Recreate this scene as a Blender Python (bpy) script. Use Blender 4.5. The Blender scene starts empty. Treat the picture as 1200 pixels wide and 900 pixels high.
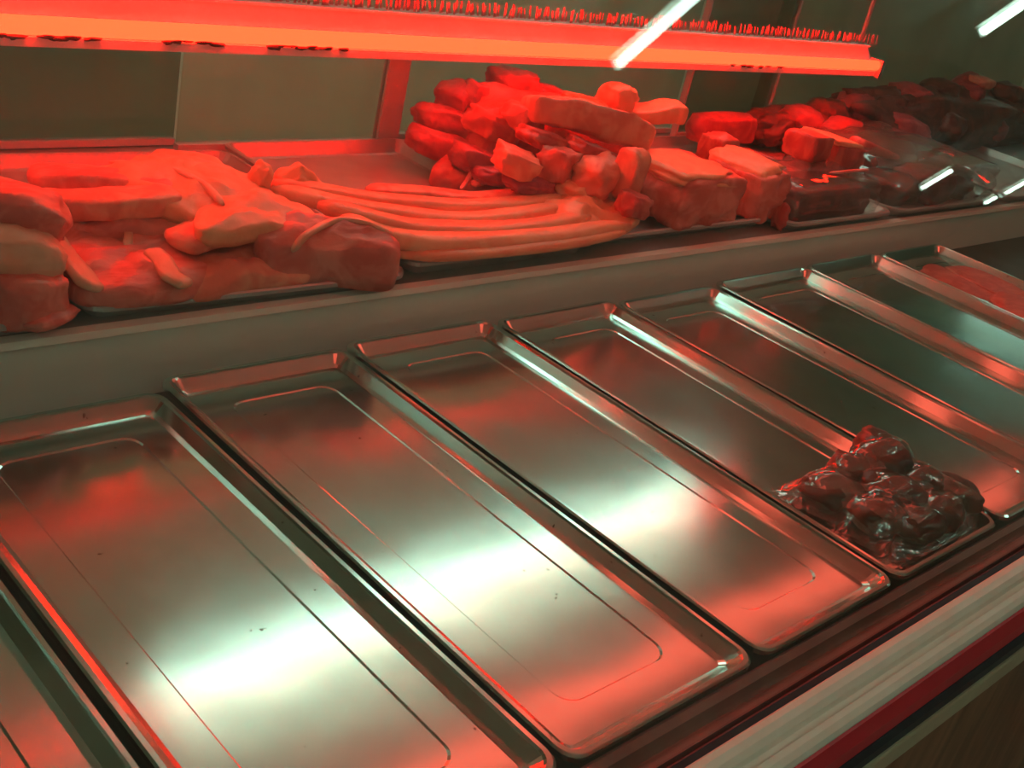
import bpy, bmesh, math, random
from mathutils import Vector, Matrix, noise

# ---------------------------------------------------------------- units
# Coordinates below are written in "case units": 1 unit = camera height above the tray plane (0.72 m).
S, Z0 = 0.72, 0.85          # metres per unit, world height of the tray plane
def W(x, y, z): return Vector((x * S, y * S, Z0 + z * S))

scene = bpy.context.scene
COL = scene.collection

# ---------------------------------------------------------------- camera
CX = Vector((0.71451843, -0.16126284, 0.68077728))     # counter axis (x) seen in camera axes (right, down, forward)
CY = Vector((-0.66718393, -0.44990168, 0.59367843))    # depth axis (y)
CZ = Vector((0.21054457, -0.87839785, -0.42905502))    # up axis (z)
FPX = 1372.0
cam = bpy.data.cameras.new('camera')
cam.sensor_width = 36.0
cam.lens = 36.0 * FPX / 1200.0
cam.clip_start = 0.01
camo = bpy.data.objects.new('camera', cam); COL.objects.link(camo)
M = Matrix(((CX[0], -CX[1], -CX[2]), (CY[0], -CY[1], -CY[2]), (CZ[0], -CZ[1], -CZ[2])))
camo.matrix_world = Matrix.Translation(W(0, 0, 1.0)) @ M.to_4x4()
scene.camera = camo

# ---------------------------------------------------------------- world, exposure
world = bpy.data.worlds.new('world'); scene.world = world
world.use_nodes = True
world.node_tree.nodes['Background'].inputs[0].default_value = (0.62, 0.78, 0.68, 1)
world.node_tree.nodes['Background'].inputs[1].default_value = 0.05
vs = scene.view_settings
vs.view_transform = 'Standard'; vs.look = 'None'; vs.exposure = 0.9; vs.gamma = 1.0; vs.use_curve_mapping = False

RED_TUBE = ((1.0, 0.0043, 0.0012), 32.0)      # bare red tube over the meat
RED_CANOPY = ((1.0, 0.10, 0.06), 1.45)       # red tube in the canopy
WHITE_AISLE = ((0.68, 1.0, 0.84), 2.6)      # wide diffuser lamp over the staff aisle
WHITE_CEIL = ((0.66, 1.0, 0.82), 10.5)       # shop ceiling tubes

# ---------------------------------------------------------------- geometry back-projection helpers
def ray(px, py):
    d = Vector((px - 600.0, py - 450.0, FPX))
    return Vector((d.dot(CX), d.dot(CY), d.dot(CZ)))
def A(px, py, z):                       # point of the place at height z (case units)
    d = ray(px, py); t = (z - 1.0) / d.z
    return Vector((d.x * t, d.y * t, z))
def D(px, py, y):                       # point of the place at depth y
    d = ray(px, py); t = y / d.y
    return Vector((d.x * t, y, 1.0 + d.z * t))
def w(v): return W(v[0], v[1], v[2])

# ---------------------------------------------------------------- materials
def new_mat(name):
    m = bpy.data.materials.new(name); m.use_nodes = True
    nt = m.node_tree
    for n in list(nt.nodes): nt.nodes.remove(n)
    out = nt.nodes.new('ShaderNodeOutputMaterial')
    return m, nt, out
def ramp(nt, src, a, b, p0=0.35, p1=0.65):
    r = nt.nodes.new('ShaderNodeValToRGB')
    r.color_ramp.elements[0].position = p0; r.color_ramp.elements[1].position = p1
    r.color_ramp.elements[0].color = (*a, 1); r.color_ramp.elements[1].color = (*b, 1)
    nt.links.new(src, r.inputs[0]); return r
def coords(nt, scale=(1, 1, 1), kind='Object'):
    tc = nt.nodes.new('ShaderNodeTexCoord'); mp = nt.nodes.new('ShaderNodeMapping')
    mp.inputs['Scale'].default_value = scale
    nt.links.new(tc.outputs[kind], mp.inputs[0]); return mp.outputs[0]
def noise_tex(nt, vec, scale, detail=3.0, rough=0.55, dist=0.0):
    n = nt.nodes.new('ShaderNodeTexNoise')
    n.inputs['Scale'].default_value = scale; n.inputs['Detail'].default_value = detail
    n.inputs['Roughness'].default_value = rough; n.inputs['Distortion'].default_value = dist
    nt.links.new(vec, n.inputs['Vector']); return n.outputs['Fac']

def surf(name, a, b=None, rough=0.5, metal=0.0, scale=20, stretch=(1, 1, 1), bump=0.0, bscale=60, spec=0.5, coat=0.0, sss=0.0, p0=.35, p1=.65, dist=0.0):
    m, nt, out = new_mat(name)
    bs = nt.nodes.new('ShaderNodeBsdfPrincipled'); nt.links.new(bs.outputs[0], out.inputs[0])
    v = coords(nt, stretch)
    f = noise_tex(nt, v, scale, dist=dist)
    r = ramp(nt, f, a, b or a, p0, p1); nt.links.new(r.outputs[0], bs.inputs['Base Color'])
    bs.inputs['Roughness'].default_value = rough; bs.inputs['Metallic'].default_value = metal
    bs.inputs['Specular IOR Level'].default_value = spec
    bs.inputs['Coat Weight'].default_value = coat
    if coat: bs.inputs['Coat Roughness'].default_value = 0.18
    if sss:
        bs.inputs['Subsurface Weight'].default_value = sss
        bs.inputs['Subsurface Radius'].default_value = (0.012, 0.005, 0.003)
        bs.inputs['Subsurface Scale'].default_value = 1.0
    if bump:
        bn = nt.nodes.new('ShaderNodeBump'); bn.inputs['Strength'].default_value = bump; bn.inputs['Distance'].default_value = 0.004
        f2 = noise_tex(nt, v, bscale); nt.links.new(f2, bn.inputs['Height']); nt.links.new(bn.outputs[0], bs.inputs['Normal'])
    return m

def emit(name, col, strength):
    m, nt, out = new_mat(name)
    e = nt.nodes.new('ShaderNodeEmission'); e.inputs[0].default_value = (*col, 1); e.inputs[1].default_value = strength
    nt.links.new(e.outputs[0], out.inputs[0]); return m

def clear(name, tint, f0=0.04, rough=0.0, dirt=0.0, dirt_col=(.7, .7, .65), dscale=6, stretch=(1, 1, 1), bump=0.0, bscale=30):
    """thin clear sheet: transparent body, Fresnel gloss on both faces, a film of dirt"""
    m, nt, out = new_mat(name)
    tr = nt.nodes.new('ShaderNodeBsdfTransparent'); tr.inputs[0].default_value = (*tint, 1)
    gl = nt.nodes.new('ShaderNodeBsdfGlossy'); gl.inputs['Roughness'].default_value = rough
    lw = nt.nodes.new('ShaderNodeLayerWeight'); lw.inputs['Blend'].default_value = 0.5
    pw = nt.nodes.new('ShaderNodeMath'); pw.operation = 'POWER'; pw.inputs[1].default_value = 5.0
    nt.links.new(lw.outputs['Facing'], pw.inputs[0])
    ma = nt.nodes.new('ShaderNodeMath'); ma.operation = 'MULTIPLY_ADD'
    ma.inputs[1].default_value = 1.0 - f0; ma.inputs[2].default_value = f0
    nt.links.new(pw.outputs[0], ma.inputs[0])
    mx = nt.nodes.new('ShaderNodeMixShader')
    nt.links.new(ma.outputs[0], mx.inputs[0]); nt.links.new(tr.outputs[0], mx.inputs[1]); nt.links.new(gl.outputs[0], mx.inputs[2])
    last = mx
    v = coords(nt, stretch)
    if bump:
        bn = nt.nodes.new('ShaderNodeBump'); bn.inputs['Strength'].default_value = bump; bn.inputs['Distance'].default_value = 0.01
        nt.links.new(noise_tex(nt, v, bscale), bn.inputs['Height'])
        nt.links.new(bn.outputs[0], gl.inputs['Normal']); nt.links.new(bn.outputs[0], lw.inputs['Normal'])
    if dirt:
        df = nt.nodes.new('ShaderNodeBsdfDiffuse'); df.inputs[0].default_value = (*dirt_col, 1)
        f = noise_tex(nt, v, dscale, 4)
        mr = nt.nodes.new('ShaderNodeMapRange'); mr.inputs[1].default_value = .35; mr.inputs[2].default_value = .75
        mr.inputs[3].default_value = dirt * .4; mr.inputs[4].default_value = dirt * 1.6
        nt.links.new(f, mr.inputs[0])
        m2 = nt.nodes.new('ShaderNodeMixShader')
        nt.links.new(mr.outputs[0], m2.inputs[0]); nt.links.new(mx.outputs[0], m2.inputs[1]); nt.links.new(df.outputs[0], m2.inputs[2])
        last = m2
    nt.links.new(last.outputs[0], out.inputs[0]); return m

def tray_metal(name, base, rough, wave, seed):
    m, nt, out = new_mat(name)
    bs = nt.nodes.new('ShaderNodeBsdfPrincipled'); nt.links.new(bs.outputs[0], out.inputs[0])
    v = coords(nt); mp = nt.nodes.new('ShaderNodeMapping'); mp.inputs['Location'].default_value = (seed * 3.1, seed * 1.7, seed)
    nt.links.new(v, mp.inputs[0]); v = mp.outputs[0]
    r = ramp(nt, noise_tex(nt, v, 9, 5, .6), tuple(c * .88 for c in base), base, .3, .7)
    sp = ramp(nt, noise_tex(nt, v, 75, 2, .5), (1, 1, 1), (.35, .30, .24), .735, .77)
    mu = nt.nodes.new('ShaderNodeMixRGB'); mu.blend_type = 'MULTIPLY'; mu.inputs[0].default_value = 1.0
    nt.links.new(r.outputs[0], mu.inputs[1]); nt.links.new(sp.outputs[0], mu.inputs[2])
    nt.links.new(mu.outputs[0], bs.inputs['Base Color'])
    bs.inputs['Metallic'].default_value = 1.0
    # worn roughness with fine scratches
    st = nt.nodes.new('ShaderNodeMapping'); st.inputs['Scale'].default_value = (40, 3, 1); st.inputs['Rotation'].default_value = (0, 0, .5)
    nt.links.new(v, st.inputs[0])
    mr = nt.nodes.new('ShaderNodeMapRange'); mr.inputs[3].default_value = rough * .85; mr.inputs[4].default_value = rough * 1.25
    nt.links.new(noise_tex(nt, st.outputs[0], 6, 4), mr.inputs[0]); nt.links.new(mr.outputs[0], bs.inputs['Roughness'])
    bn = nt.nodes.new('ShaderNodeBump'); bn.inputs['Strength'].default_value = wave; bn.inputs['Distance'].default_value = 0.02
    nt.links.new(noise_tex(nt, v, 4.5, 1.5), bn.inputs['Height'])
    nt.links.new(bn.outputs[0], bs.inputs['Normal'])
    return m

TRAY_MATS = [tray_metal('tray_aluminium_%d' % i, (.555, .71, .66), .135, .085, i) for i in range(4)]
MEAT_TRAY = surf('shelf_tray_metal', (.42, .40, .37), (.5, .48, .44), .38, .45, 14)
DECK = surf('deck_steel', (.09, .095, .085), (.13, .135, .12), .5, .6, 14)
RISER = surf('riser_painted_steel', (.72, .74, .62), (.78, .79, .67), .4, .0, 7)
SHELF = surf('shelf_steel', (.30, .30, .27), (.36, .36, .32), .4, .6, 10)
CANOPY = surf('canopy_enamel', (.62, .66, .6), (.68, .71, .65), .45, 0, 5)
GALV = surf('batten_enamel', (.72, .70, .66), (.80, .78, .74), .45, 0, 12)
GRIME = surf('grime', (.05, .03, .02), (.09, .05, .035), .8, 0, 30)
WHITE_RAIL = surf('white_pvc_rail', (.86, .80, .68), (.92, .86, .74), .35, 0, 18)
RED_STRIP = surf('red_plastic_strip', (.60, .014, .03), (.66, .02, .04), .4, 0, 20)
BLACK = surf('black_rubber', (.018, .018, .024), (.03, .03, .036), .45, 0, 30)
BROWN_SEAT = surf('brown_glass_channel', (.16, .075, .055), (.22, .11, .08), .35, .3, 20)
BEIGE = surf('beige_edge_band', (.46, .38, .25), (.52, .43, .29), .5, 0, 20)
WOOD = surf('front_wood_laminate', (.17, .07, .034), (.34, .15, .075), .5, 0, 22, (1, 1, .18), dist=.6)
GLASS = clear('case_front_glass', (.97, .985, .975), .038, 0.0, .022, (.75, .78, .72), 5, (1, 1, .35))
DOOR_A = clear('rear_door_pane_dusty', (.66, .66, .58), .03, .05, .06, (.2, .2, .15), 3, (1, 1, .4))
DOOR_B = clear('rear_door_pane_frosted', (.93, .92, .84), .03, .06, .08, (.34, .32, .22), 4, (1.2, 1, .35))
FILM = clear('cling_film', (.95, .96, .94), .14, .012, .07, (.62, .66, .60), 14, bump=.16, bscale=9)
BAGFILM = clear('clear_bag_film', (.94, .93, .88), .20, .02, .012, (.7, .65, .5), 18, bump=.8, bscale=22)
FRAME = surf('door_frame_pvc', (.50, .47, .44), (.56, .53, .50), .45, 0, 12)
WALL = surf('shop_wall_paint', (.74, .70, .53), (.80, .76, .58), .8, 0, 3)
CEIL = surf('ceiling_panels', (.66, .74, .66), (.72, .80, .71), .6, 0, 4)
FLOOR = surf('floor_tiles', (.42, .40, .34), (.5, .47, .40), .5, 0, 8)
TUBE_R = emit('red_tube_glow', *RED_TUBE);
TUBE_C = emit('red_canopy_tube_glow', *RED_CANOPY); TUBE_W = emit('aisle_diffuser_glow', *WHITE_AISLE)
TUBE_S = emit('ceiling_tube_glow', *WHITE_CEIL)
CAP = surf('tube_cap_metal', (.5, .5, .48), None, .4, .7)
FRINGE = surf('red_lit_plastic_fringe', (.75, .25, .22), (.6, .15, .13), .35, 0, 40)  # red lamp light is put into the fringe's own colour
def meat(name, a, b, scale=28, stretch=(1, 1, 1), rough=.38, p0=.42, p1=.62, sss=.0, bump=.35, spec=.4):
    return surf(name, a, b, rough, 0, scale, stretch, bump, 70, spec, 0.0, sss, p0, p1, .8)
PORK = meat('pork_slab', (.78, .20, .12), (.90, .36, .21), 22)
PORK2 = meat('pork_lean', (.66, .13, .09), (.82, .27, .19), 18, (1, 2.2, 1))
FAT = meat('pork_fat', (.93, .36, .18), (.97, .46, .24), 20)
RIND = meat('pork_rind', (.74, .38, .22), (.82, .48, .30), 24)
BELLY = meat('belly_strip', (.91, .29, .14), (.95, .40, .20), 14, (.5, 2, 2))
CRIMSON = meat('dark_red_beef', (.34, .035, .05), (.50, .08, .08), 26)
BEEF = meat('beef', (.50, .06, .045), (.68, .15, .10), 20, (1, 1.8, 1))
DARK = meat('dark_offal', (.050, .022, .012), (.11, .042, .024), 24, rough=.35)
DARK_SHADED = meat('dark_shaded_meat', (.10, .028, .02), (.22, .06, .04), 20)  # dark meat; on the dim pile the low colour also holds painted shade
SCRAP = meat('meat_scrap', (.66, .13, .09), (.84, .30, .22), 20)

# ---------------------------------------------------------------- object helpers (world-space metre vertices in)
def mk(name, verts, faces, mat, parent=None, smooth=False, origin=None):
    verts = [Vector(v) for v in verts]
    if parent is not None: o0 = Vector(parent['_o'])
    elif origin is not None: o0 = Vector(origin)
    else:
        n = len(verts)
        o0 = Vector((sum(v.x for v in verts) / n, sum(v.y for v in verts) / n, min(v.z for v in verts)))
    me = bpy.data.meshes.new(name)
    me.from_pydata([tuple(v - o0) for v in verts], [], faces); me.update()
    bm = bmesh.new(); bm.from_mesh(me); bmesh.ops.recalc_face_normals(bm, faces=bm.faces); bm.to_mesh(me); bm.free()
    if smooth: me.polygons.foreach_set('use_smooth', [True] * len(me.polygons))
    me.materials.append(mat)
    o = bpy.data.objects.new(name, me); COL.objects.link(o)
    if parent is not None: o.parent = parent
    else: o.location = o0
    o['_o'] = tuple(o0)
    return o
def tag(o, label, cat, group=None):
    o['label'] = label; o['category'] = cat
    if group: o['group'] = group
    return o
def thing(name, loc, label, cat, group=None):
    o = bpy.data.objects.new(name, None); COL.objects.link(o); o.location = loc; o['_o'] = tuple(loc)
    o.empty_display_size = .05
    return tag(o, label, cat, group)
def struct(o):
    o['kind'] = 'structure'; return o

def box_vf(x0, x1, y0, y1, z0, z1):
    v = [W(x, y, z) for z in (z0, z1) for y in (y0, y1) for x in (x0, x1)]
    f = [(0, 2, 3, 1), (4, 5, 7, 6), (0, 1, 5, 4), (2, 6, 7, 3), (0, 4, 6, 2), (1, 3, 7, 5)]
    return v, f
def box(name, x0, x1, y0, y1, z0, z1, mat, parent=None):
    return mk(name, *box_vf(x0, x1, y0, y1, z0, z1), mat, parent)
def extrude(name, prof, x0, x1, mat, parent=None, smooth=False):
    """closed (y,z) profile run along the counter"""
    n = len(prof)
    v = [W(x0, y, z) for y, z in prof] + [W(x1, y, z) for y, z in prof]
    f = [(i, (i + 1) % n, n + (i + 1) % n, n + i) for i in range(n)] + [tuple(range(n))[::-1], tuple(range(n, 2 * n))]
    return mk(name, v, f, mat, parent, smooth)
def tube_vf(p, q, r, seg=12):
    p, q = Vector(p), Vector(q); d = (q - p).normalized()
    a = d.orthogonal().normalized(); b = d.cross(a)
    v = [c + (a * math.cos(t) + b * math.sin(t)) * r for c in (p, q) for t in [2 * math.pi * i / seg for i in range(seg)]]
    f = [(i, (i + 1) % seg, seg + (i + 1) % seg, seg + i) for i in range(seg)] + [tuple(range(seg))[::-1], tuple(range(seg, 2 * seg))]
    return v, f
def tube(name, p, q, r, mat, parent=None, seg=14):
    return mk(name, *tube_vf(p, q, r, seg), mat, parent)

def nz(p, s, seed): return noise.noise(Vector(p) * s + Vector((seed * 7.3, seed * 3.7, seed * 5.1)))

def rr(cx, cy, hw, hl, r, z, seg=5):
    pts = []
    for sx, sy, a0 in ((1, 1, 0), (-1, 1, 90), (-1, -1, 180), (1, -1, 270)):
        for i in range(seg + 1):
            a = math.radians(a0 + 90 * i / seg)
            pts.append((cx + sx * (hw - r) + r * math.cos(a), cy + sy * (hl - r) + r * math.sin(a), z))
    return pts
def loft(loops):
    v, f, n = [], [], len(loops[0])
    for l in loops: v += l
    for k in range(len(loops) - 1):
        for i in range(n):
            j = (i + 1) % n
            f.append((k * n + i, k * n + j, (k + 1) * n + j, (k + 1) * n + i))
    f.append(tuple(range(n))[::-1]); f.append(tuple(range((len(loops) - 1) * n, len(loops) * n)))
    return v, f

def pan(name, cx, cy, w_, l_, ztop, depth, mat, label, rot=0.0, tilt=(0, 0), crease=True, rim=.012, slope=.015, group=None, cat='tray', radius=.03):
    hw, hl = w_ / 2, l_ / 2
    L = []
    def lp(ins, z, r): L.append(rr(0, 0, hw - ins, hl - ins, max(r, .004), z, 5))
    lp(rim + slope * .8, -depth - .006, radius * .5)
    lp(rim + .002, -.010, radius * .9)
    lp(0, -.010, radius); lp(0, -.002, radius); lp(.003, .001, radius)
    lp(rim * .8, .001, radius * .9); lp(rim, -.003, radius * .9)
    lp(rim + slope, -depth + .004, radius * .5); lp(rim + slope + .008, -depth, radius * .45)
    if crease:
        ins = rim + slope + .062
        lp(ins, -depth, .03); lp(ins + .003, -depth - .002, .03); lp(ins + .010, -depth - .002, .03)
    R = Matrix.Rotation(rot, 3, 'Z') @ Matrix.Rotation(tilt[0], 3, 'X') @ Matrix.Rotation(tilt[1], 3, 'Y')
    loops = [[w(Vector((cx, cy, ztop)) + R @ Vector(p)) for p in l] for l in L]
    v, f = loft(loops)
    o = mk(name, v, f, mat, origin=W(cx, cy, ztop - depth))
    tag(o, label, cat, group)
    return o

# ================================================================ SETTING
FZ = -Z0 / S; CZH = 2.29
struct(box('floor', -5, 13, -6.5, 6.5, FZ - .1, FZ, FLOOR))
struct(box('ceiling', -5, 13, -6.5, 6.5, CZH, CZH + .1, CEIL))
struct(box('wall_back', -5, 13, 4.2, 4.3, FZ, CZH, WALL))
struct(box('wall_front', -5, 13, -6.6, -6.5, FZ, CZH, WALL))
struct(box('wall_left', -5.1, -5, -6.5, 6.5, FZ, CZH, WALL))
struct(box('wall_right', 13, 13.1, -6.5, 6.5, FZ, CZH, WALL))

LH = CZH - .20       # height of the hung tubes
def ceiling_lamp(x, y0, y1, label, r=.022):
    t = thing('ceiling_lamp', W(x, (y0 + y1) / 2, LH - .03), label, 'lamp', 'ceiling tube lamps')
    box('housing', x - .028, x + .028, y0 - .03, y1 + .03, LH + .034, LH + .07, CANOPY, t)
    tube('tube', W(x, y0, LH), W(x, y1, LH), r * S, TUBE_S, t)
    for y in (y0 - .02, y1 + .02):
        box('lamp_holder', x - .03, x + .03, y - .015, y + .015, LH - .03, LH + .034, CAP, t)
    for y in ((y0 + .3, y1 - .3) if y1 - y0 > .8 else ((y0 + y1) / 2,)):
        box('hanger', x - .006, x + .006, y - .006, y + .006, LH + .07, CZH, CAP, t)
ceiling_lamp(3.72, -.96, -.15, 'white ceiling tube lamp mirrored as a bright slanting streak in the glass')
ceiling_lamp(6.25, -.56, .25, 'white ceiling tube lamp mirrored at the top right corner of the glass')
ceiling_lamp(8.9, -2.44, -2.16, 'short white ceiling tube mirrored as the left small streak over the shiny film pack', .015)
ceiling_lamp(11.0, -2.92, -2.80, 'short white ceiling tube mirrored as the tiny streak near the right edge', .014)
ceiling_lamp(11.08, -2.74, -2.50, 'short white ceiling tube mirrored as the streak cut by the right edge', .014)
ceiling_lamp(.3, -2.9, -.7, 'added unseen white tube over the customer aisle that brightens the front rail')  # added fill lamp out of view, lights the front rail
ceiling_lamp(-1.6, -2.2, -.1, 'added unseen white tube over the near end of the counter for more light on the rail')  # second added fill lamp for the customer side, never in view
ceiling_lamp(.3, 2.9, 3.9, 'added unseen white tube at the near end of the staff aisle that brightens the rear wall')  # extra lamp put in to lift the wall seen through the doors
ceiling_lamp(10.5, 2.9, 3.9, 'added unseen white tube at the far end of the staff aisle that brightens the rear wall')  # matching extra lamp, also added only to light the rear wall
t = thing('aisle_lamp', W(3.5, 2.97, LH), 'wide white diffuser lamp over the staff aisle that shines across the empty trays', 'lamp')
box('diffuser', 1.85, 5.1, 2.86, 3.08, LH, LH + .03, TUBE_W, t)
box('spine', 1.83, 5.12, 2.945, 2.995, LH + .031, LH + .06, CANOPY, t)
for x in (2.4, 4.5): box('hanger', x - .006, x + .006, 2.964, 2.976, LH + .06, CZH, CAP, t)

# ================================================================ DISPLAY CASE
XA, XB = -1.6, 8.5
case = thing('display_case', W(2, 1.5, FZ), 'refrigerated butcher display case with sloping front glass and white and red front rail', 'display case')
box('deck', XA, XB, .50, 1.685, -.10, -.062, DECK, case)
box('riser', XA, XB, 1.685, 1.70, -.062, .075, RISER, case)
extrude('riser_lip', [(1.672, .074), (1.70, .074), (1.70, .086), (1.676, .086)], XA, XB, RISER, case)
box('shelf', XA, XB, 1.70, 2.62, .070, .084, SHELF, case)
box('rear_panel', XA, XB, 2.60, 2.66, FZ + .1, .070, RISER, case)
box('top_glass', XA, XB, 1.01, 2.56, .940, .950, GLASS, case)
box('top_front_bar', XA, XB, .945, 1.01, .936, .962, GALV, case)
box('top_rear_bar', XA, XB, 2.56, 2.66, .926, .962, GALV, case)
# front edge, profile (y, z)
extrude('glass_channel', [(.585, -.062), (.585, -.012), (.578, -.006), (.566, -.010), (.556, -.026), (.546, -.026), (.542, -.014), (.534, -.014), (.531, -.024), (.522, -.024), (.522, -.1), (.585, -.1)], XA, XB, BROWN_SEAT, case)
extrude('gasket', [(.521, -.06), (.521, -.002), (.517, .001), (.508, -.001), (.508, -.06)], XA, XB, BLACK, case)
extrude('top_rail', [(.5075, -.08), (.5075, -.001), (.503, .004), (.494, .004), (.484, .001), (.4765, -.006), (.4740, -.016), (.4650, -.0215), (.4625, -.0125), (.454, -.0150), (.446, -.021), (.443, -.030), (.443, -.08)], XA, XB, WHITE_RAIL, case)
extrude('red_strip', [(.4425, -.032), (.4385, -.034), (.430, -.060), (.428, -.083), (.4425, -.085)], XA, XB, RED_STRIP, case)
extrude('black_strip', [(.440, -.086), (.427, -.087), (.420, -.094), (.418, -.108), (.424, -.117), (.440, -.117)], XA, XB, BLACK, case)
extrude('edge_band', [(.440, -.118), (.419, -.118), (.417, -.124), (.417, -.160), (.440, -.162)], XA, XB, BEIGE, case)
box('front_panel', XA, XB, .422, .50, FZ + .12, -.162, WOOD, case)
box('kick_plate', XA, XB, .50, .56, FZ, FZ + .12, BLACK, case)
box('side_panel', XA - .04, XA, .50, 2.66, FZ, .93, CANOPY, case)
box('side_panel', XB, XB + .04, .50, 2.66, FZ, .93, CANOPY, case)
tl = math.tan(math.radians(25)); g0, g1 = -.02, .935
gy = lambda z: .526 + z * tl
extrude('front_glass', [(gy(g0), g0), (gy(g1), g1), (gy(g1) + .009, g1), (gy(g0) + .009, g0)], XA, XB, GLASS, case)

# rear sliding doors
def door(x0, x1, y, pane, label, p=.07, q=.07):
    t = thing('sliding_door', W((x0 + x1) / 2, y, .086), label, 'door', 'rear sliding doors of the case')
    z0, z1 = .087, .925
    box('pane', x0 + p, x1 - q, y - .004, y + .004, z0 + .015, z1 - .04, pane, t)
    if p > .006: box('stile', x0, x0 + p, y - .012, y + .012, z0, z1, FRAME, t)
    if q > .006: box('stile', x1 - q, x1, y - .012, y + .012, z0, z1, FRAME, t)
    box('bottom_rail', x0 + p, x1 - q, y - .012, y + .012, z0, z0 + .016, FRAME, t)
    box('top_rail', x0 + p, x1 - q, y - .012, y + .012, z1 - .04, z1, FRAME, t)
    return t
door(-.9, 1.50, 2.595, DOOR_A, 'dim rear sliding door behind the leftmost pork tray', .012, .006)
door(1.47, 2.17, 2.545, DOOR_B, 'rear sliding door with a wide pink lit stile left of the meat pile', .006, .075)
door(2.175, 3.50, 2.595, DOOR_B, 'rear sliding door behind the tall meat pile', .006, .006)
door(3.46, 4.02, 2.545, DOOR_A, 'narrow dark rear sliding door right of the meat pile', .01, .01)
door(3.98, 6.4, 2.595, DOOR_B, 'rear sliding door behind the dim meat pile at far right', .006, .006)

# ================================================================ LAMPS OF THE CASE
def canopy_lamp(x0, x1, panel, shield, mat, label):
    """trough lamp under the canopy: tilted glowing diffuser (y,z)->(y,z) in a white housing, with a lower shield"""
    (y0, z0), (y1, z1) = panel
    t = thing('canopy_lamp', W((x0 + x1) / 2, (y0 + y1) / 2, min(z0, z1)), label, 'lamp')
    ny, nz_ = -(z1 - z0), (y1 - y0)
    ln = math.hypot(ny, nz_); ny, nz_ = ny / ln, nz_ / ln
    if nz_ > 0: ny, nz_ = -ny, -nz_
    e = .006
    extrude('diffuser', [(y0, z0), (y1, z1), (y1 - ny * e, z1 - nz_ * e), (y0 - ny * e, z0 - nz_ * e)], x0, x1, mat, t)
    k0, k1 = e + .001, e + .02
    extrude('housing', [(y0 - ny * k0, z0 - nz_ * k0), (y1 - ny * k0, z1 - nz_ * k0), (y1 - ny * k1, .939), (y0 - ny * k1, .939)], x0 - .03, x1 + .03, GALV, t)
    if shield:
        (sy, sz) = shield
        extrude('shield', [(y1, z1), (y1 + .006, z1 - .004), (sy + .004, sz - .004), (sy, sz)], x0 - .03, x1 + .03, GALV, t)
canopy_lamp(1.3, 4.6, ((1.22, .905), (1.33, .880)), None, TUBE_C, 'red lamp under the canopy that glows along the front ends of the empty trays')

LY, LZ = 2.25, .449
hl = thing('red_tube_lamp', W(1.9, LY, LZ - .08), 'long glowing red tube lamp on a grimy batten hung over the meat shelf', 'lamp')
LX0, LX1 = .55, 4.2
tube('tube', W(LX0, LY, LZ), W(LX1, LY, LZ), .0185 * S, TUBE_R, hl, 18)
extrude('reflector', [(LY + .024, LZ - .026), (LY + .030, LZ - .026), (LY + .034, LZ - .010), (LY + .092, LZ + .058), (LY + .092, LZ + .053), (LY + .086, LZ + .053)], LX0 - .03, LX1 + .03, GALV, hl)
extrude('reflector_lip', [(LY + .070, LZ + .050), (LY + .086, LZ + .0535), (LY + .098, LZ + .0535), (LY + .098, LZ + .060), (LY + .070, LZ + .056)], LX0 - .03, LX1 + .03, GALV, hl)
extrude('clip_rail', [(LY - .005, LZ - .040), (LY - .007, LZ - .021), (LY + .003, LZ - .021), (LY + .003, LZ - .040)], LX0 - .03, LX1 + .03, GALV, hl)
for x in (LX0, LX1):
    box('lamp_holder', x - .012, x + .012, LY - .024, LY + .03, LZ - .042, LZ + .022, CAP, hl)
for x in (LX0 + .05, LX1 - .02):
    box('hanger', x - .008, x + .008, LY + .088, LY + .096, LZ + .055, .927, CAP, hl)
# ragged plastic fringe standing along the back of the lamp
rnd = random.Random(5)
fv, ff = [], []
x = LX0
while x < LX1 + .1:
    ww = rnd.uniform(.006, .011); h = rnd.uniform(.024, .040); lean = rnd.uniform(-.006, .006); yo = LY + .084 + rnd.uniform(0, .012)
    b = len(fv)
    fv += [W(x, yo, LZ + .058), W(x + ww, yo, LZ + .058), W(x + ww * .7 + lean, yo + .004, LZ + .058 + h), W(x + ww * .3 + lean, yo + .004, LZ + .058 + h),
           W(x, yo + .002, LZ + .058), W(x + ww, yo + .002, LZ + .058), W(x + ww * .7 + lean, yo + .006, LZ + .058 + h), W(x + ww * .3 + lean, yo + .006, LZ + .058 + h)]
    ff += [(b, b + 1, b + 2, b + 3), (b + 7, b + 6, b + 5, b + 4), (b, b + 4, b + 5, b + 1), (b + 1, b + 5, b + 6, b + 2), (b + 2, b + 6, b + 7, b + 3), (b + 3, b + 7, b + 4, b)]
    x += rnd.uniform(.010, .018)
fr = mk('fringe', fv, ff, FRINGE, hl); fr['kind'] = 'stuff'; fr['label'] = 'ragged plastic fringe coloured red as lit'
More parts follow.
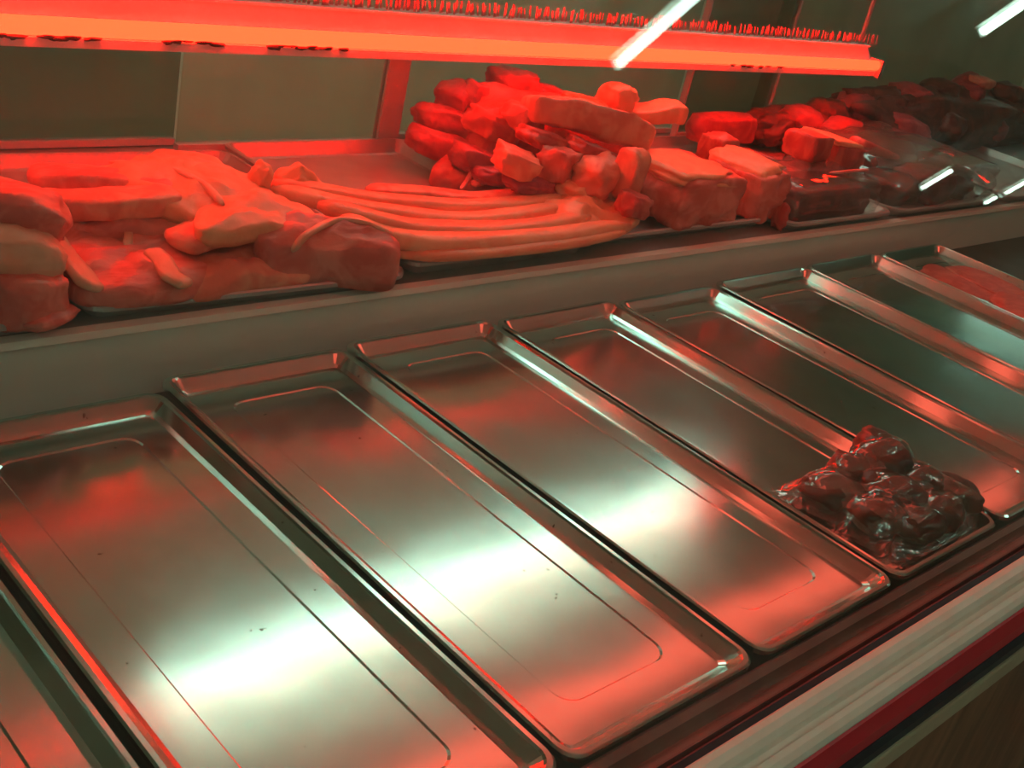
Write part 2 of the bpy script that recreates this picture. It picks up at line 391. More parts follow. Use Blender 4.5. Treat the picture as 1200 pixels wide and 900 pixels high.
# patches of grime along the front lip of the batten
def lump_vf(c, rx, ry, rz, seed, n=10, m=6, rough=.25):
    v, f = [], []
    for i in range(m + 1):
        th = math.pi * i / m
        for j in range(n):
            ph = 2 * math.pi * j / n
            p = Vector((math.sin(th) * math.cos(ph), math.sin(th) * math.sin(ph), math.cos(th)))
            k = 1 + rough * nz(p, 1.6, seed)
            v.append(w(Vector(c) + Vector((p.x * rx, p.y * ry, p.z * rz)) * k))
    for i in range(m):
        for j in range(n):
            f.append((i * n + j, i * n + (j + 1) % n, (i + 1) * n + (j + 1) % n, (i + 1) * n + j))
    return v, f
gr = random.Random(3)
for (p0, p1, k) in (((5, 27), (22, 27), 3), ((48, 28), (106, 33), 8), ((197, 36), (215, 38), 3), ((235, 38), (252, 38), 2), ((325, 44), (400, 50), 9), ((860, 69), (915, 75), 6)):
    for i in range(k):
        t = i / max(1, k - 1)
        c = D(p0[0] + (p1[0] - p0[0]) * t, p0[1] + (p1[1] - p0[1]) * t, LY - .007)
        c.z = LZ - .019
        g = mk('grime_patch', *lump_vf(c + Vector((gr.uniform(-.012, .012), 0, gr.uniform(-.003, .003))), gr.uniform(.006, .024), .006, gr.uniform(.0025, .0075), i + p0[0], 9, 5, .6), GRIME, hl, True)

# ================================================================ EMPTY TRAYS ON THE DECK
edges = [.125, .520, .942, 1.352, 1.760, 2.163, 2.575, 3.035, 3.46, 3.88, 4.30, 4.72]
tray_labels = [
    'empty aluminium tray at the far left, only its right corner in view',
    'empty aluminium tray with the brightest white glare, first wide one from the left',
    'empty aluminium tray speckled with dark crumbs along its back edge',
    'empty aluminium tray left of the one holding the bag of dark meat',
    'aluminium tray that holds the clear bag of dark meat',
    'empty aluminium tray right of the bag with a red glow at its front end',
    'empty aluminium tray with a shadowy red band, second to the right of the bag',
    'dim aluminium tray third to the right of the bag',
    'dim aluminium tray at far right holding flat reddish slices',
    'aluminium tray hidden past the right end behind the slices tray',
]
jit = random.Random(12)
backs = [1.60, 1.598, 1.630, 1.648, 1.640, 1.630, 1.638, 1.645, 1.64, 1.64, 1.64]
for i in range(9):
    x0, x1 = edges[i] + .006, edges[i + 1] - .006
    yb = backs[i]; yf = .588
    pan('aluminium_tray', (x0 + x1) / 2, (yb + yf) / 2, x1 - x0, yb - yf, 0.0, .021, TRAY_MATS[i % 4], tray_labels[i],
        rot=jit.uniform(-.003, .003), tilt=(jit.uniform(-.006, .006), jit.uniform(-.008, .008)), group='aluminium trays on the deck')
# crumbs lying on the third tray's back edge
spk = random.Random(8)
for (px, py, lb) in ((214, 455, 'leftmost dark crumb on the back edge of the speckled tray'), (250, 447, 'second dark crumb from the left on the speckled tray edge'), (298, 433, 'third dark crumb from the left on the speckled tray edge'), (335, 425, 'rightmost dark crumb on the back edge of the speckled tray')):
    c = A(px, py, -.018); c.z = -.018
    o = mk('meat_crumb', *lump_vf(c, .006, .005, .004, px, 7, 5), GRIME, None, True)
    tag(o, lb, 'crumb', 'dark crumbs on the tray edge')

# ================================================================ MEAT SHAPES
def chunk_vf(c, half, rot, seed, rnd_=.45, amp=.10, freq=1.3, n=8, bend=0.0, taper=0.0):
    """rounded block: cube grid pulled toward a sphere, then roughened"""
    R = Matrix.Rotation(math.radians(rot[2]), 3, 'Z') @ Matrix.Rotation(math.radians(rot[1]), 3, 'Y') @ Matrix.Rotation(math.radians(rot[0]), 3, 'X')
    idx, v, f = {}, [], []
    def vert(p):
        key = tuple(round(a * 1000) for a in p)
        if key not in idx:
            q = Vector(p); s = q.normalized()
            mxc = max(abs(a) for a in q)
            q2 = q.lerp(s * 1.22, rnd_)
            q2 *= 1 + amp * nz(q, freq, seed) + amp * .45 * nz(q, freq * 2.9, seed + 3)
            l = Vector((q2.x * half[0], q2.y * half[1] * (1 + taper * q2.x), q2.z * half[2] * (1 + taper * q2.x * .6)))
            l.z += bend * half[2] * (1 - q2.x * q2.x)
            idx[key] = len(v); v.append(w(Vector(c) + R @ l))
        return idx[key]
    for ax in range(3):
        for sg in (-1, 1):
            for i in range(n):
                for j in range(n):
                    quad = []
                    for a, b in ((i, j), (i + 1, j), (i + 1, j + 1), (i, j + 1)):
                        p = [0, 0, 0]; p[ax] = sg; p[(ax + 1) % 3] = -1 + 2 * a / n; p[(ax + 2) % 3] = -1 + 2 * b / n
                        quad.append(vert(p))
                    f.append(tuple(quad if sg > 0 else quad[::-1]))
    return v, f
def chunk(name, c, half, rot, seed, mat, label, cat='meat', parent=None, group=None, **k):
    o = mk(name, *chunk_vf(c, half, rot, seed, **k), mat, parent, True)
    if parent is None: tag(o, label, cat, group)
    return o
def spline(pts, n):
    P = [Vector(p) for p in pts]; P = [P[0] * 2 - P[1]] + P + [P[-1] * 2 - P[-2]]
    out, m = [], len(P) - 3
    for k in range(n + 1):
        t = k / n * m; i = min(int(t), m - 1); u = t - i
        a, b, c, d = P[i:i + 4]
        out.append(.5 * ((2 * b) + (c - a) * u + (2 * a - 5 * b + 4 * c - d) * u * u + (3 * b - a - 3 * c + d) * u ** 3))
    return out
def strip_vf(pts, wd, th, seed, n=26, m=14, amp=.12, e=2.8, tip=.35, roll=0.0, tipn=2):
    """ribbon swept along a line with a rounded-rectangle section; wd/th are half sizes (number or list)"""
    C = spline(pts, n); v, f = [], []
    def val(a, t):
        if not isinstance(a, (list, tuple)): return a
        k = t * (len(a) - 1); i = min(int(k), len(a) - 2); return a[i] + (a[i + 1] - a[i]) * (k - i)
    for k in range(n + 1):
        t = k / n
        d = (C[min(k + 1, n)] - C[max(k - 1, 0)]).normalized()
        side = d.cross(Vector((0, 0, 1))).normalized(); up = side.cross(d).normalized()
        rl = math.radians(val(roll, t)); side, up = side * math.cos(rl) + up * math.sin(rl), up * math.cos(rl) - side * math.sin(rl)
        edge = min(k, n - k)
        s = 1.0 if edge >= tipn else tip + (1 - tip) * math.sin(math.pi / 2 * edge / tipn)
        a, b = val(wd, t) * s, val(th, t) * s
        for j in range(m):
            ph = 2 * math.pi * j / m; cs, sn = math.cos(ph), math.sin(ph)
            x = math.copysign(abs(cs) ** (2 / e), cs) * a; y = math.copysign(abs(sn) ** (2 / e), sn) * b
            q = Vector((t * 4, cs, sn)); g = 1 + amp * nz(q, 1.7, seed)
            v.append(w(C[k] + side * x * g + up * y * g))
    for k in range(n):
        for j in range(m):
            f.append((k * m + j, k * m + (j + 1) % m, (k + 1) * m + (j + 1) % m, (k + 1) * m + j))
    f.append(tuple(range(m))[::-1]); f.append(tuple(range(n * m, (n + 1) * m)))
    return v, f
def strip(name, pts, wd, th, seed, mat, label=None, cat='meat', parent=None, group=None, **k):
    o = mk(name, *strip_vf(pts, wd, th, seed, **k), mat, parent, True)
    if parent is None: tag(o, label, cat, group)
    return o
def slab_vf(outline, th, seed, dome=.02, n=60, rings=9, amp=.016, freq=11):
    """flat cut of meat with a free outline (points with height) and rounded edge"""
    P = [Vector(p) for p in outline]; m = len(P); L = []
    for k in range(n):
        t = k / n * m; i = int(t); u = t - i
        a, b, c, d = P[(i - 1) % m], P[i % m], P[(i + 1) % m], P[(i + 2) % m]
        L.append(.5 * ((2 * b) + (c - a) * u + (2 * a - 5 * b + 4 * c - d) * u * u + (3 * b - a - 3 * c + d) * u ** 3))
    cen = sum(L, Vector()) / n
    v, f = [], []
    prof = [(0.97, -th), (1.0, -th * .6), (1.0, -th * .2), (.975, 0.0)] + [(.975 * (1 - r / rings), 0) for r in range(1, rings)]
    for s, dz in prof:
        for p in L:
            q = cen + (p - cen) * s; q.z = p.z * s + cen.z * (1 - s) + dz + dome * (1 - s * s)
            q.z += amp * nz(q, freq, seed) * (1 if dz > -th * .5 else .3); q.z += amp * .5 * nz(q, freq * 3, seed + 5) * (1 if dz > -th * .5 else .2); q += Vector((nz(q, 14, seed + 1), nz(q, 14, seed + 2), 0)) * amp * .6
            v.append(w(q))
    K = len(prof)
    for k in range(K - 1):
        for j in range(n):
            f.append((k * n + j, k * n + (j + 1) % n, (k + 1) * n + (j + 1) % n, (k + 1) * n + j))
    v.append(w(Vector((cen.x, cen.y, cen.z + dome))))
    top = len(v) - 1
    for j in range(n): f.append(((K - 1) * n + j, (K - 1) * n + (j + 1) % n, top))
    f.append(tuple(range(n))[::-1])
    return v, f
def slab(name, outline, th, seed, mat, label=None, cat='meat', parent=None, group=None, **k):
    o = mk(name, *slab_vf(outline, th, seed, **k), mat, parent, True)
    if parent is None: tag(o, label, cat, group)
    return o

# ================================================================ MEAT TRAYS ON THE SHELF
SZ = .116       # rim height of the shelf trays
G = 'steel meat trays on the raised shelf'
pan('meat_tray', .46, 2.08, .74, .80, SZ, .028, MEAT_TRAY, 'steel tray corner with meat chunks at the far left of the shelf', crease=False, group=G, radius=.07, slope=.02)
pan('meat_tray', 1.205, 2.08, .70, .78, SZ, .028, MEAT_TRAY, 'steel tray full of pork slabs with a red lit front rim', crease=False, group=G, radius=.05, slope=.02, rot=-.03)
pan('meat_tray', 1.86, 2.105, .58, .78, SZ + .006, .034, MEAT_TRAY, 'steel tray of long belly strips with a bare crimson back wall', crease=False, group=G, radius=.03, slope=.02)
pan('meat_tray', 2.57, 2.12, .80, .74, SZ, .028, MEAT_TRAY, 'steel tray under the tall pile of meat pieces', crease=False, group=G, radius=.04, slope=.02)
pan('meat_tray', 3.29, 2.08, .60, .78, SZ, .028, MEAT_TRAY, 'steel tray under the grey film wrapped block', crease=False, group=G, radius=.04, slope=.02)
pan('meat_tray', 4.03, 2.08, .84, .78, SZ, .028, MEAT_TRAY, 'dark rounded tray under the shiny film pack at right', crease=False, group=G, radius=.09, slope=.02)
pan('meat_tray', 4.92, 2.08, .84, .78, SZ, .028, MEAT_TRAY, 'dim tray at the right end of the shelf', crease=False, group=G, radius=.05, slope=.02)

# ---- far left tray: stacked chunks
GA = 'meat chunks in the far left tray'
chunk('meat_chunk', A(18, 250, .235), (.075, .06, .042), (0, 8, -20), 1, PORK2, 'rounded reddish meat chunk on top at the far left edge', group=GA, rnd_=.68, amp=.16, n=10)
chunk('meat_chunk', A(14, 296, .19), (.068, .07, .045), (0, 5, -10), 2, RIND, 'pale greyish chunk in the middle of the far left stack', group=GA, rnd_=.6, amp=.16, n=10)
chunk('meat_chunk', A(18, 345, .135), (.065, .07, .045), (0, 4, 10), 3, PORK2, 'dark red chunk at the bottom of the far left stack', group=GA, rnd_=.68, amp=.16, n=10)
chunk('meat_chunk', Vector((.72, 1.99, .168)), (.14, .13, .075), (0, 0, 10), 33, PORK, 'large pork piece raised behind the far left stack to block the tube reflection', group=GA, rnd_=.68, amp=.16, n=10)  # moved and raised to block the red tube's reflection in the tray
chunk('meat_chunk', A(60, 371, .118), (.05, .024, .010), (0, 0, 28), 4, SCRAP, 'small bright scrap lying at the corner of the far left tray', group=GA, rnd_=.68, amp=.16, n=10)

# ---- pork slab tray
GB = 'pork slabs in the left tray'
# bottom bed of slabs
slab('pork_slab', [A(52, 300, .15), A(100, 255, .16), A(190, 250, .17), A(245, 280, .165), A(225, 334, .142), A(125, 345, .138), A(80, 334, .142)], .028, 11, PORK2, 'wide pork slab at the front left of the pork tray', group=GB, dome=.012)
slab('pork_slab', [A(205, 300, .15), A(280, 280, .165), A(345, 300, .15), A(372, 316, .142), A(300, 328, .138), A(212, 335, .138)], .028, 12, PORK, 'pork slab at the front middle of the pork tray', group=GB, dome=.012)
slab('pork_slab', [A(25, 235, .165), A(60, 212, .17), A(200, 215, .19), A(280, 235, .19), A(260, 265, .18), A(120, 268, .175), A(55, 265, .16)], .045, 13, PORK2, 'flat pork slab under the rolled pieces at the rear of the pork tray', group=GB)
t = thing('pork_slab', w(A(330, 300, .12)), 'thick folded pork slab at the right end of the pork tray', 'meat', GB)
slab('meat', [A(300, 262, .215), A(345, 248, .225), A(415, 258, .222), A(466, 278, .20), A(464, 296, .185), A(400, 290, .19), A(320, 288, .195)], .085, 14, PORK2, parent=t, dome=.008)
strip('rind', [A(462, 276, .20), A(430, 262, .216), A(395, 258, .220), A(360, 275, .214), A(342, 295, .185)], .008, .006, 15, RIND, parent=t)
t = thing('pork_slab', w(A(250, 210, .19)), 'big fanned pork slab lying on top of the left tray', 'meat', GB)
slab('meat', [A(95, 198, .215), A(150, 183, .225), A(200, 176, .232), A(262, 186, .232), A(306, 202, .222), A(318, 235, .215), A(285, 256, .212), A(215, 250, .212), A(150, 225, .212)], .032, 16, FAT, parent=t, dome=.022, amp=.02)
strip('rind', [A(128, 190, .222), A(190, 196, .236), A(235, 214, .238), A(262, 240, .228)], .008, .006, 17, RIND, parent=t)
slab('pork_slab', [A(240, 232, .225), A(300, 222, .228), A(352, 238, .225), A(372, 256, .218), A(310, 268, .215), A(232, 272, .21)], .03, 18, FAT, 'pale pork slab overlapping the middle of the pork tray', group=GB, dome=.012)
strip('rolled_pork', [A(32, 207, .205), A(90, 208, .21), A(150, 214, .212), A(205, 226, .212)], [.048, .046, .04, .03], .02, 19, PORK2, 'rolled pork cut with a crimson end at the rear left of the pork tray', group=GB)
t = thing('rolled_pork', w(A(120, 250, .17)), 'rolled pork cut with a long pale rind facing the glass', 'meat', GB)
strip('meat', [A(36, 238, .19), A(95, 240, .198), A(150, 238, .205), A(205, 232, .21)], .045, .022, 20, PORK, parent=t, e=4, tip=.8)
strip('rind', [A(46, 250, .180), A(95, 252, .182), A(150, 249, .186), A(192, 243, .19)], .007, .019, 21, RIND, parent=t)
strip('pork_rind', [A(50, 262, .17), A(66, 285, .168), A(90, 314, .164), A(110, 340, .150)], .030, .010, 22, RIND, 'pale rind edge slanting down the front left of the pork tray', 'meat', group=GB, roll=25)
strip('pork_rind', [A(20, 225, .185), A(40, 240, .185), A(58, 275, .17), A(62, 300, .155)], .022, .016, 24, CRIMSON, 'dark crimson edge piece curving down the left side of the pork tray', 'meat', group=GB)
strip('pork_rind', [A(176, 293, .165), A(190, 305, .163), A(200, 322, .158), A(222, 335, .152)], .020, .008, 25, RIND, 'short curved pale rind lying at the front of the pork tray', 'meat', group=GB)
strip('pork_rind', [A(144, 258, .172), A(150, 272, .167), A(150, 284, .160), A(148, 298, .154)], [.004, .008, .009, .004], .005, 26, RIND, 'small upright pale rib end in the pork tray', 'meat', group=GB)
t = thing('pork_slab', w(A(290, 270, .16)), 'pork slab with a long pale edge above a dark gap in the middle of the tray', 'meat', GB)
strip('meat', [A(205, 288, .175), A(250, 270, .19), A(310, 260, .198), A(365, 252, .205)], .05, .016, 27, PORK, parent=t)
strip('rind', [A(232, 274, .178), A(270, 268, .182), A(320, 264, .186), A(366, 258, .19)], .006, .018, 28, RIND, parent=t)
strip('pork_rind', [A(262, 302, .158), A(266, 315, .148), A(260, 328, .134)], .007, .005, 29, RIND, 'tiny pale rind sliver at the front middle of the pork tray', 'meat', group=GB)
chunk('pork_piece', A(305, 208, .226), (.016, .022, .026), (0, 14, 20), 30, FAT, 'small upright fat knob beside the fanned slab', group=GB, rnd_=.85, amp=.35)

# ---- belly strips
GC = 'long belly strips in the middle tray'
strip('belly_strip', [A(312, 212, .20), A(380, 226, .195), A(450, 236, .165), A(540, 243, .15), A(610, 240, .145), A(662, 232, .145)], [.035, .03, .028, .03, .03, .024], .018, 40, BELLY, 'rearmost long belly strip in the middle tray', group=GC)
strip('belly_strip', [A(318, 222, .205), A(390, 238, .20), A(460, 250, .165), A(540, 258, .15), A(610, 252, .15), A(655, 243, .155)], [.03, .03, .028, .03, .028, .022], .017, 41, FAT, 'second belly strip from the rear in the middle tray', group=GC)
strip('belly_strip', [A(372, 240, .205), A(430, 256, .19), A(490, 268, .16), A(560, 271, .15), A(630, 266, .15), A(690, 254, .15)], [.026, .032, .034, .034, .03, .024], .019, 42, BELLY, 'third belly strip from the rear in the middle tray', group=GC)
strip('belly_strip', [A(400, 256, .20), A(450, 276, .17), A(510, 284, .15), A(590, 282, .145), A(660, 276, .142), A(738, 265, .138)], [.03, .034, .034, .034, .034, .02], .020, 43, FAT, 'frontmost and longest belly strip in the middle tray', group=GC)
strip('belly_strip', [A(440, 290, .138), A(500, 297, .136), A(580, 293, .136), A(660, 284, .136), A(732, 272, .134)], [.02, .03, .03, .028, .012], .012, 44, BELLY, 'thin flat belly strip along the front rim of the middle tray', group=GC)
strip('belly_strip', [A(430, 222, .15), A(500, 226, .14), A(560, 232, .135), A(620, 226, .135)], .03, .012, 45, PORK, 'flat reddish strip at the back of the belly tray', group=GC)
slab('fat_sheet', [A(640, 230, .155), A(700, 222, .165), A(735, 240, .155), A(747, 262, .14), A(700, 274, .135), A(655, 268, .14)], .02, 46, FAT, 'crumpled pale fat sheet at the right end of the belly strips', group=GC, amp=.03, dome=.02)
slab('fat_sheet', [A(318, 205, .215), A(340, 196, .225), A(375, 204, .222), A(382, 216, .21), A(345, 220, .208)], .03, 47, FAT, 'small crumpled fat piece at the left end of the belly strips', group=GC, amp=.03, dome=.02)
strip('meat_shred', [A(540, 222, .135), A(548, 210, .15), A(553, 200, .165)], .006, .004, 48, SCRAP, 'thin curled shred standing at the back of the belly strips', group='meat shreds')
strip('meat_shred', [A(553, 216, .14), A(572, 212, .15), A(592, 218, .14)], .014, .008, 49, SCRAP, 'flat shred lying between the belly strips and the pile', group='meat shreds')
strip('meat_shred', [A(556, 202, .16), A(566, 207, .16), A(572, 214, .15)], .004, .004, 50, SCRAP, 'fine thread of fat hanging by the pile', group='meat shreds')
strip('offcut', [A(466, 301, .106), A(490, 303, .106), A(518, 303, .106)], [.012, .014, .006], .006, 51, SCRAP, 'small thin offcut on the shelf edge in front of the belly strips')

# ---- tall pile
GD = 'pieces of the tall meat pile'
def ck(px, py, y, half, rot, seed, mat, label, **k): return chunk('meat_piece', D(px, py, y), half, rot, seed, mat, label, group=GD, **{**dict(rnd_=.58, amp=.19, n=10), **k})
ck(630, 165, 2.30, (.26, .15, .125), (0, 6, 0), 59, BEEF, 'big beef piece filling the middle of the pile', rnd_=.6)
# bed under the pile
slab('meat_piece', [A(505, 200, .15), A(560, 170, .17), A(680, 160, .19), A(760, 185, .17), A(750, 240, .13), A(660, 238, .13), A(570, 222, .13)], .05, 60, BEEF, 'broad dark beef piece at the bottom of the pile', group=GD)
ck(520, 172, 2.30, (.10, .055, .034), (0, 12, -18), 61, CRIMSON, 'crimson piece sticking out lowest at the left of the pile')
ck(560, 190, 2.14, (.075, .05, .032), (0, 14, -10), 62, CRIMSON, 'crimson piece low in front of the left side of the pile')
ck(528, 143, 2.36, (.095, .06, .034), (0, 10, -12), 63, CRIMSON, 'crimson piece second from bottom at the left of the pile')
ck(535, 112, 2.40, (.045, .05, .034), (0, -20, 20), 64, CRIMSON, 'rounded crimson lump at the upper left of the pile')
ck(560, 114, 2.36, (.042, .045, .036), (0, 20, -10), 65, CRIMSON, 'small squarish crimson lump beside the upper left lump')
ck(602, 96, 2.40, (.072, .06, .034), (0, 4, 5), 66, CRIMSON, 'crimson piece on the very top of the pile')
ck(640, 112, 2.40, (.085, .06, .03), (0, 14, 0), 67, CRIMSON, 'dark crimson piece sloping right from the top of the pile')
ck(580, 146, 2.22, (.07, .06, .036), (0, 8, 0), 68, BEEF, 'red piece in the left middle of the pile')
ck(612, 138, 2.16, (.05, .05, .034), (0, 8, 12), 69, PORK2, 'orange lit piece at the left end of the long slab')
strip('meat_piece', [D(615, 126, 2.14), D(665, 133, 2.09), D(712, 146, 2.05), D(758, 162, 2.00)], [.05, .055, .055, .05], [.034, .042, .046, .04], 70, PORK, 'long orange lit slab lying across the front of the pile', group=GD, e=4.5, tip=.75, amp=.2, roll=12, n=34)
ck(688, 122, 2.22, (.085, .045, .02), (0, 8, 0), 72, FAT, 'pale slice lying behind the long slab near the top of the pile')
ck(722, 116, 2.20, (.050, .045, .040), (0, 0, 0), 73, FAT, 'rounded orange lump at the upper right of the pile', rnd_=.75)
strip('meat_piece', [D(722, 134, 2.20), D(752, 134, 2.16), D(782, 130, 2.14), D(798, 133, 2.12)], .05, [.014, .02, .028, .03], 74, FAT, 'flat wedge with a sharp upright end at the right of the pile top', group=GD, e=5, tip=.9)
ck(604, 190, 2.00, (.052, .045, .028), (6, 14, -24), 75, PORK, 'small bright block low in the middle of the pile', rnd_=.2)
ck(655, 193, 1.98, (.048, .045, .040), (0, 4, 20), 76, PORK2, 'upright reddish block beside the small bright block', rnd_=.3)
ck(640, 165, 2.06, (.085, .045, .022), (0, 14, -5), 77, BEEF, 'thin beef piece under the long slab')
ck(690, 180, 2.00, (.075, .05, .028), (0, 16, -6), 78, BEEF, 'beef piece wedged under the right half of the long slab')
ck(700, 208, 1.90, (.062, .05, .046), (0, -10, 15), 79, PORK, 'lumpy pale piece low at the front right of the pile', rnd_=.6, amp=.25)
ck(676, 222, 1.92, (.045, .04, .024), (0, 0, 0), 80, FAT, 'small fat lump at the foot of the pile above the strips', amp=.3)
ck(738, 204, 1.84, (.028, .04, .062), (0, 6, 0), 81, PORK, 'narrow upright piece left of the big square block', amp=.2)
ck(742, 240, 1.78, (.04, .035, .030), (0, 10, 0), 82, BEEF, 'small red piece under the narrow upright piece')
ck(620, 216, 1.98, (.07, .04, .018), (0, 6, 0), 83, CRIMSON, 'flat dark piece at the foot of the pile')
ck(575, 205, 2.08, (.05, .04, .020), (0, 6, -10), 84, CRIMSON, 'little crimson piece at the lower left foot of the pile')

GE = 'square pork blocks at the shelf front'
t = thing('pork_block', w(D(805, 245, 1.84)), 'big square pork block with bright fat top and dull grey front', 'meat', GE)
c = D(806, 200, 1.84)
mk('meat', *chunk_vf((c.x + .02, 1.87, .178), (.150, .125, .068), (0, 0, 2), 90, rnd_=.26, amp=.11, freq=1.8, n=12), PORK2, t, True)
mk('fat_cap', *chunk_vf((c.x + .02, 1.878, .234), (.140, .112, .022), (0, 3, 2), 91, rnd_=.5, amp=.2, freq=2), FAT, t, True)
t = thing('pork_block', w(D(890, 250, 1.83)), 'narrow tapered pork block with a bright slanted fat top right of the big block', 'meat', GE)
c = D(890, 195, 1.83)
mk('meat', *chunk_vf((c.x, 1.86, .170), (.068, .11, .068), (0, -6, 4), 92, rnd_=.26, amp=.12, freq=1.8, n=12), PORK2, t, True)
mk('fat_cap', *chunk_vf((c.x + .004, 1.88, .232), (.064, .100, .022), (0, -10, 4), 93, rnd_=.5, amp=.2, freq=2), FAT, t, True)
chunk('offcut', D(840, 180, 2.06), (.05, .05, .06), (0, 0, 0), 94, BEEF, 'red offcut in the gap between the pork blocks')
chunk('offcut', A(915, 254, .122), (.016, .02, .034), (0, 8, 0), 95, BEEF, 'small red scrap hanging at the corner of the narrow block', rnd_=.7, amp=.35)
chunk('offcut', D(846, 150, 2.36), (.16, .05, .05), (0, 0, 0), 96, CRIMSON, 'long dark crimson piece lying behind the pork blocks')

# ---- film wrapped block tray
GF = 'red pieces behind the film wrapped block'
chunk('meat_piece', D(946, 170, 1.98), (.075, .06, .042), (0, 4, 10), 100, BEEF, 'red piece at the left behind the film wrapped block', group=GF, rnd_=.3)
slabp = thing('meat_piece', w(D(975, 175, 2.0)), 'pink topped square piece in the middle behind the film wrapped block', 'meat', GF)
cc = D(966, 172, 2.0)
mk('meat', *chunk_vf((cc.x + .06, 2.0, cc.z - .02), (.09, .085, .04), (0, 6, 0), 101, rnd_=.15, amp=.06), BEEF, slabp, True)
mk('fat_cap', *chunk_vf((cc.x + .055, 2.01, cc.z + .024), (.088, .08, .010), (0, 7, 0), 102, rnd_=.2, amp=.08), FAT, slabp, True)
strip('meat_piece', [D(1000, 168, 2.0), D(1025, 176, 1.98), D(1052, 184, 1.96)], [.04, .04, .02], [.028, .02, .008], 103, BEEF, 'thin red piece tapering off to the right of the film wrapped block', group=GF)
pk = thing('film_pack', W(3.27, 1.85, .09), 'grey looking film wrapped block at the shelf front', 'meat pack')
mk('meat', *chunk_vf((3.28, 1.84, .135), (.22, .10, .045), (0, 0, 0), 104, rnd_=.2, amp=.06), DARK_SHADED, pk, True)
mk('wrap', *chunk_vf((3.28, 1.845, .143), (.25, .125, .066), (0, 0, 0), 105, rnd_=.2, amp=.10, freq=2.4, n=12), FILM, pk, True)
strip('red_label', [D(972, 203, 1.715), D(992, 201, 1.715), D(1018, 199, 1.715)], .006, .004, 106, SCRAP, parent=pk)

# ---- shiny film pack on the dark rounded tray
pk = thing('film_pack', W(4.0, 2.0, .09), 'large shiny film pack of dark meat on the rounded tray at right', 'meat pack')
for i, (x, y, z, hx, hy, hz) in enumerate(((3.80, 1.86, .13, .12, .09, .045), (4.05, 1.85, .135, .13, .09, .05), (4.28, 1.88, .13, .10, .1, .045), (3.86, 2.08, .145, .13, .11, .06), (4.14, 2.08, .15, .14, .11, .065))):
    mk('meat', *chunk_vf((x, y, z), (hx, hy, hz), (0, 0, 10 * i), 110 + i, amp=.15), DARK_SHADED if i % 2 else DARK, pk, True)
mk('wrap', *chunk_vf((4.03, 1.96, .155), (.37, .25, .085), (0, 0, 0), 120, rnd_=.35, amp=.10, freq=1.9, n=16), FILM, pk, True)

# ---- dim pile at the far right rear
GH = 'dim meat lumps piled at the right rear'
rows = [(905, 150, 2.40, 'dark lump at the left foot of the dim pile'), (938, 142, 2.38, 'dark lump second from the left of the dim pile'),
        (968, 132, 2.40, 'round reddish lump third from the left of the dim pile'), (1000, 128, 2.40, 'round reddish lump in the left centre of the dim pile'),
        (1032, 122, 2.40, 'rounded lump in the centre of the dim pile'), (1064, 114, 2.40, 'reddish lump right of the centre of the dim pile'),
        (1098, 106, 2.40, 'lump near the upper right of the dim pile'), (1135, 104, 2.42, 'large dark lump at the top right of the dim pile'),
        (1180, 112, 2.42, 'dark lump cut by the right edge of the picture'),
        (985, 158, 2.24, 'lower lump in the second row at the left of the dim pile'), (1022, 158, 2.24, 'lower lump in the middle of the second row of the dim pile'),
        (1062, 150, 2.26, 'long lower lump in the second row of the dim pile'), (1110, 148, 2.28, 'broad lower lump in the second row at the right of the dim pile'),
        (1160, 150, 2.30, 'broad lower lump at the right end of the dim pile')]
hr = random.Random(77)
for i, (px, py, y, lb) in enumerate(rows):
    c = D(px, py, y)
    chunk('meat_lump', c, (hr.uniform(.085, .12), .07, hr.uniform(.04, .055)), (0, hr.uniform(-15, 15), hr.uniform(-20, 20)), 130 + i, (DARK_SHADED, CRIMSON, DARK_SHADED, CRIMSON)[i % 4], lb, group=GH, rnd_=.85, amp=.2)
chunk('meat_lump', D(1150, 96, 2.38), (.06, .05, .022), (0, 0, 0), 150, PORK, 'small bright red lit piece on top of the dim pile', group=GH, rnd_=.6)
chunk('meat_lump', Vector((5.15, 2.40, .175)), (.80, .14, .13), (0, 0, 0), 151, DARK_SHADED, 'long dark base piece under the dim pile at right', group=GH, rnd_=.75, amp=.25, freq=2.2, n=14)
chunk('meat_lump', Vector((4.2, 2.42, .15)), (.42, .10, .07), (0, 0, 0), 152, DARK_SHADED, 'long dark base piece under the left part of the dim pile', group=GH, rnd_=.75, amp=.25, freq=2.2, n=12)

# ---- flat slices in the dim tray at right
GI = 'flat reddish slices in the right hand tray'
for i, (x, y, hx, hy, a, lb) in enumerate(((3.64, 1.42, .10, .13, 10, 'flat reddish slice at the rear left of the right hand tray'), (3.76, 1.38, .09, .13, -12, 'flat reddish slice at the rear right of the right hand tray'),
        (3.66, 1.16, .12, .13, 20, 'flat reddish slice in the middle of the right hand tray'), (3.70, .92, .12, .12, -8, 'flat reddish slice toward the front of the right hand tray'))):
    chunk('meat_slice', Vector((x, y, -.030 + .004 * i)), (hx, hy, .012), (0, 0, a), 160 + i, BEEF, lb, group=GI, rnd_=.55, amp=.15)

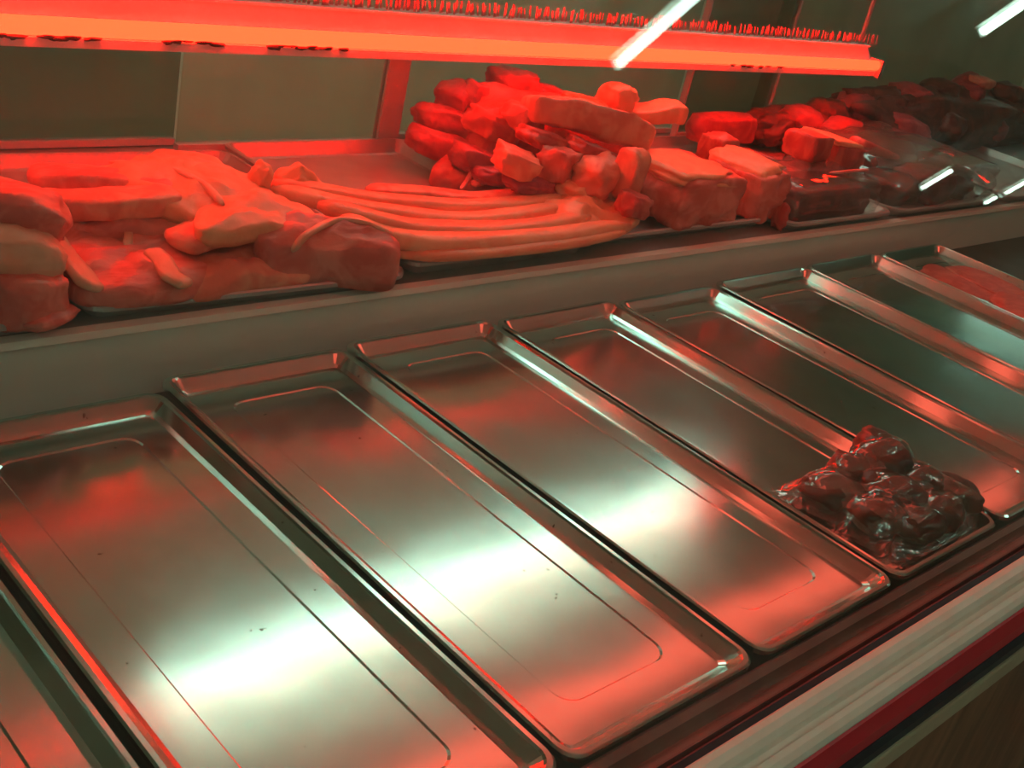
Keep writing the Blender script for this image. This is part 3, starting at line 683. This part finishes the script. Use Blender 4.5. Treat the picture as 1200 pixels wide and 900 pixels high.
# ================================================================ BAG OF DARK MEAT ON THE FIFTH TRAY
bx0, bx1, by0, by1, bz = 1.800, 2.190, .612, .895, -.020
bag = thing('meat_bag', W(2.0, .75, bz), 'clear plastic bag of dark brown meat lumps lying on a tray near the front', 'meat pack')
lumps = [(1.895, .815, .055, .05, .024), (1.985, .835, .05, .04, .028), (2.085, .825, .072, .046, .040), (1.905, .725, .045, .05, .024), (1.995, .745, .06, .048, .030),
         (2.095, .745, .05, .042, .030), (2.145, .685, .04, .05, .026), (1.965, .665, .05, .035, .022), (2.06, .670, .05, .040, .024)]
for i, (x, y, hx, hy, hz) in enumerate(lumps):
    mk('meat_lump', *chunk_vf((x, y, bz + hz + .002), (hx, hy, hz), (0, 0, 25 * i), 200 + i, rnd_=.75, amp=.18), DARK, bag, True)
nx, ny = 40, 34
def bagz(x, y):
    z = 0.0
    for (lx, ly, hx, hy, hz) in lumps:
        d = ((x - lx) / (hx * 1.55)) ** 2 + ((y - ly) / (hy * 1.55)) ** 2
        z = max(z, (2 * hz + .010) * max(0, 1 - d) ** .55)
    return z
H = [[bagz(bx0 + (bx1 - bx0) * i / nx, by0 + (by1 - by0) * j / ny) for i in range(nx + 1)] for j in range(ny + 1)]
for _ in range(2):
    H = [[(H[j][i] * 2 + H[max(j - 1, 0)][i] + H[min(j + 1, ny)][i] + H[j][max(i - 1, 0)] + H[j][min(i + 1, nx)]) / 6 for i in range(nx + 1)] for j in range(ny + 1)]
v, f = [], []
for j in range(ny + 1):
    for i in range(nx + 1):
        x = bx0 + (bx1 - bx0) * i / nx; y = by0 + (by1 - by0) * j / ny
        e = min(i, nx - i, j * 1.2, (ny - j) * 1.2) / 6; e = max(0, min(1, e)); e = e * e * (3 - 2 * e)
        z = max(H[j][i], .012 * e) * e + .004 + .007 * e * noise.noise(Vector((x * 30 + y * 12, y * 22, 3))) + .004 * e * noise.noise(Vector((x * 80, y * 70, 9)))
        v.append(W(x + .006 * noise.noise(Vector((x * 20, y * 20, 1))), y + .008 * noise.noise(Vector((x * 15, y * 15, 4))), bz + max(z, .003)))
for j in range(ny):
    for i in range(nx):
        a = j * (nx + 1) + i; f.append((a, a + 1, a + nx + 2, a + nx + 1))
film = mk('bag_film', v, f, BAGFILM, bag, True)

for o in COL.objects:
    if '_o' in o: del o['_o']
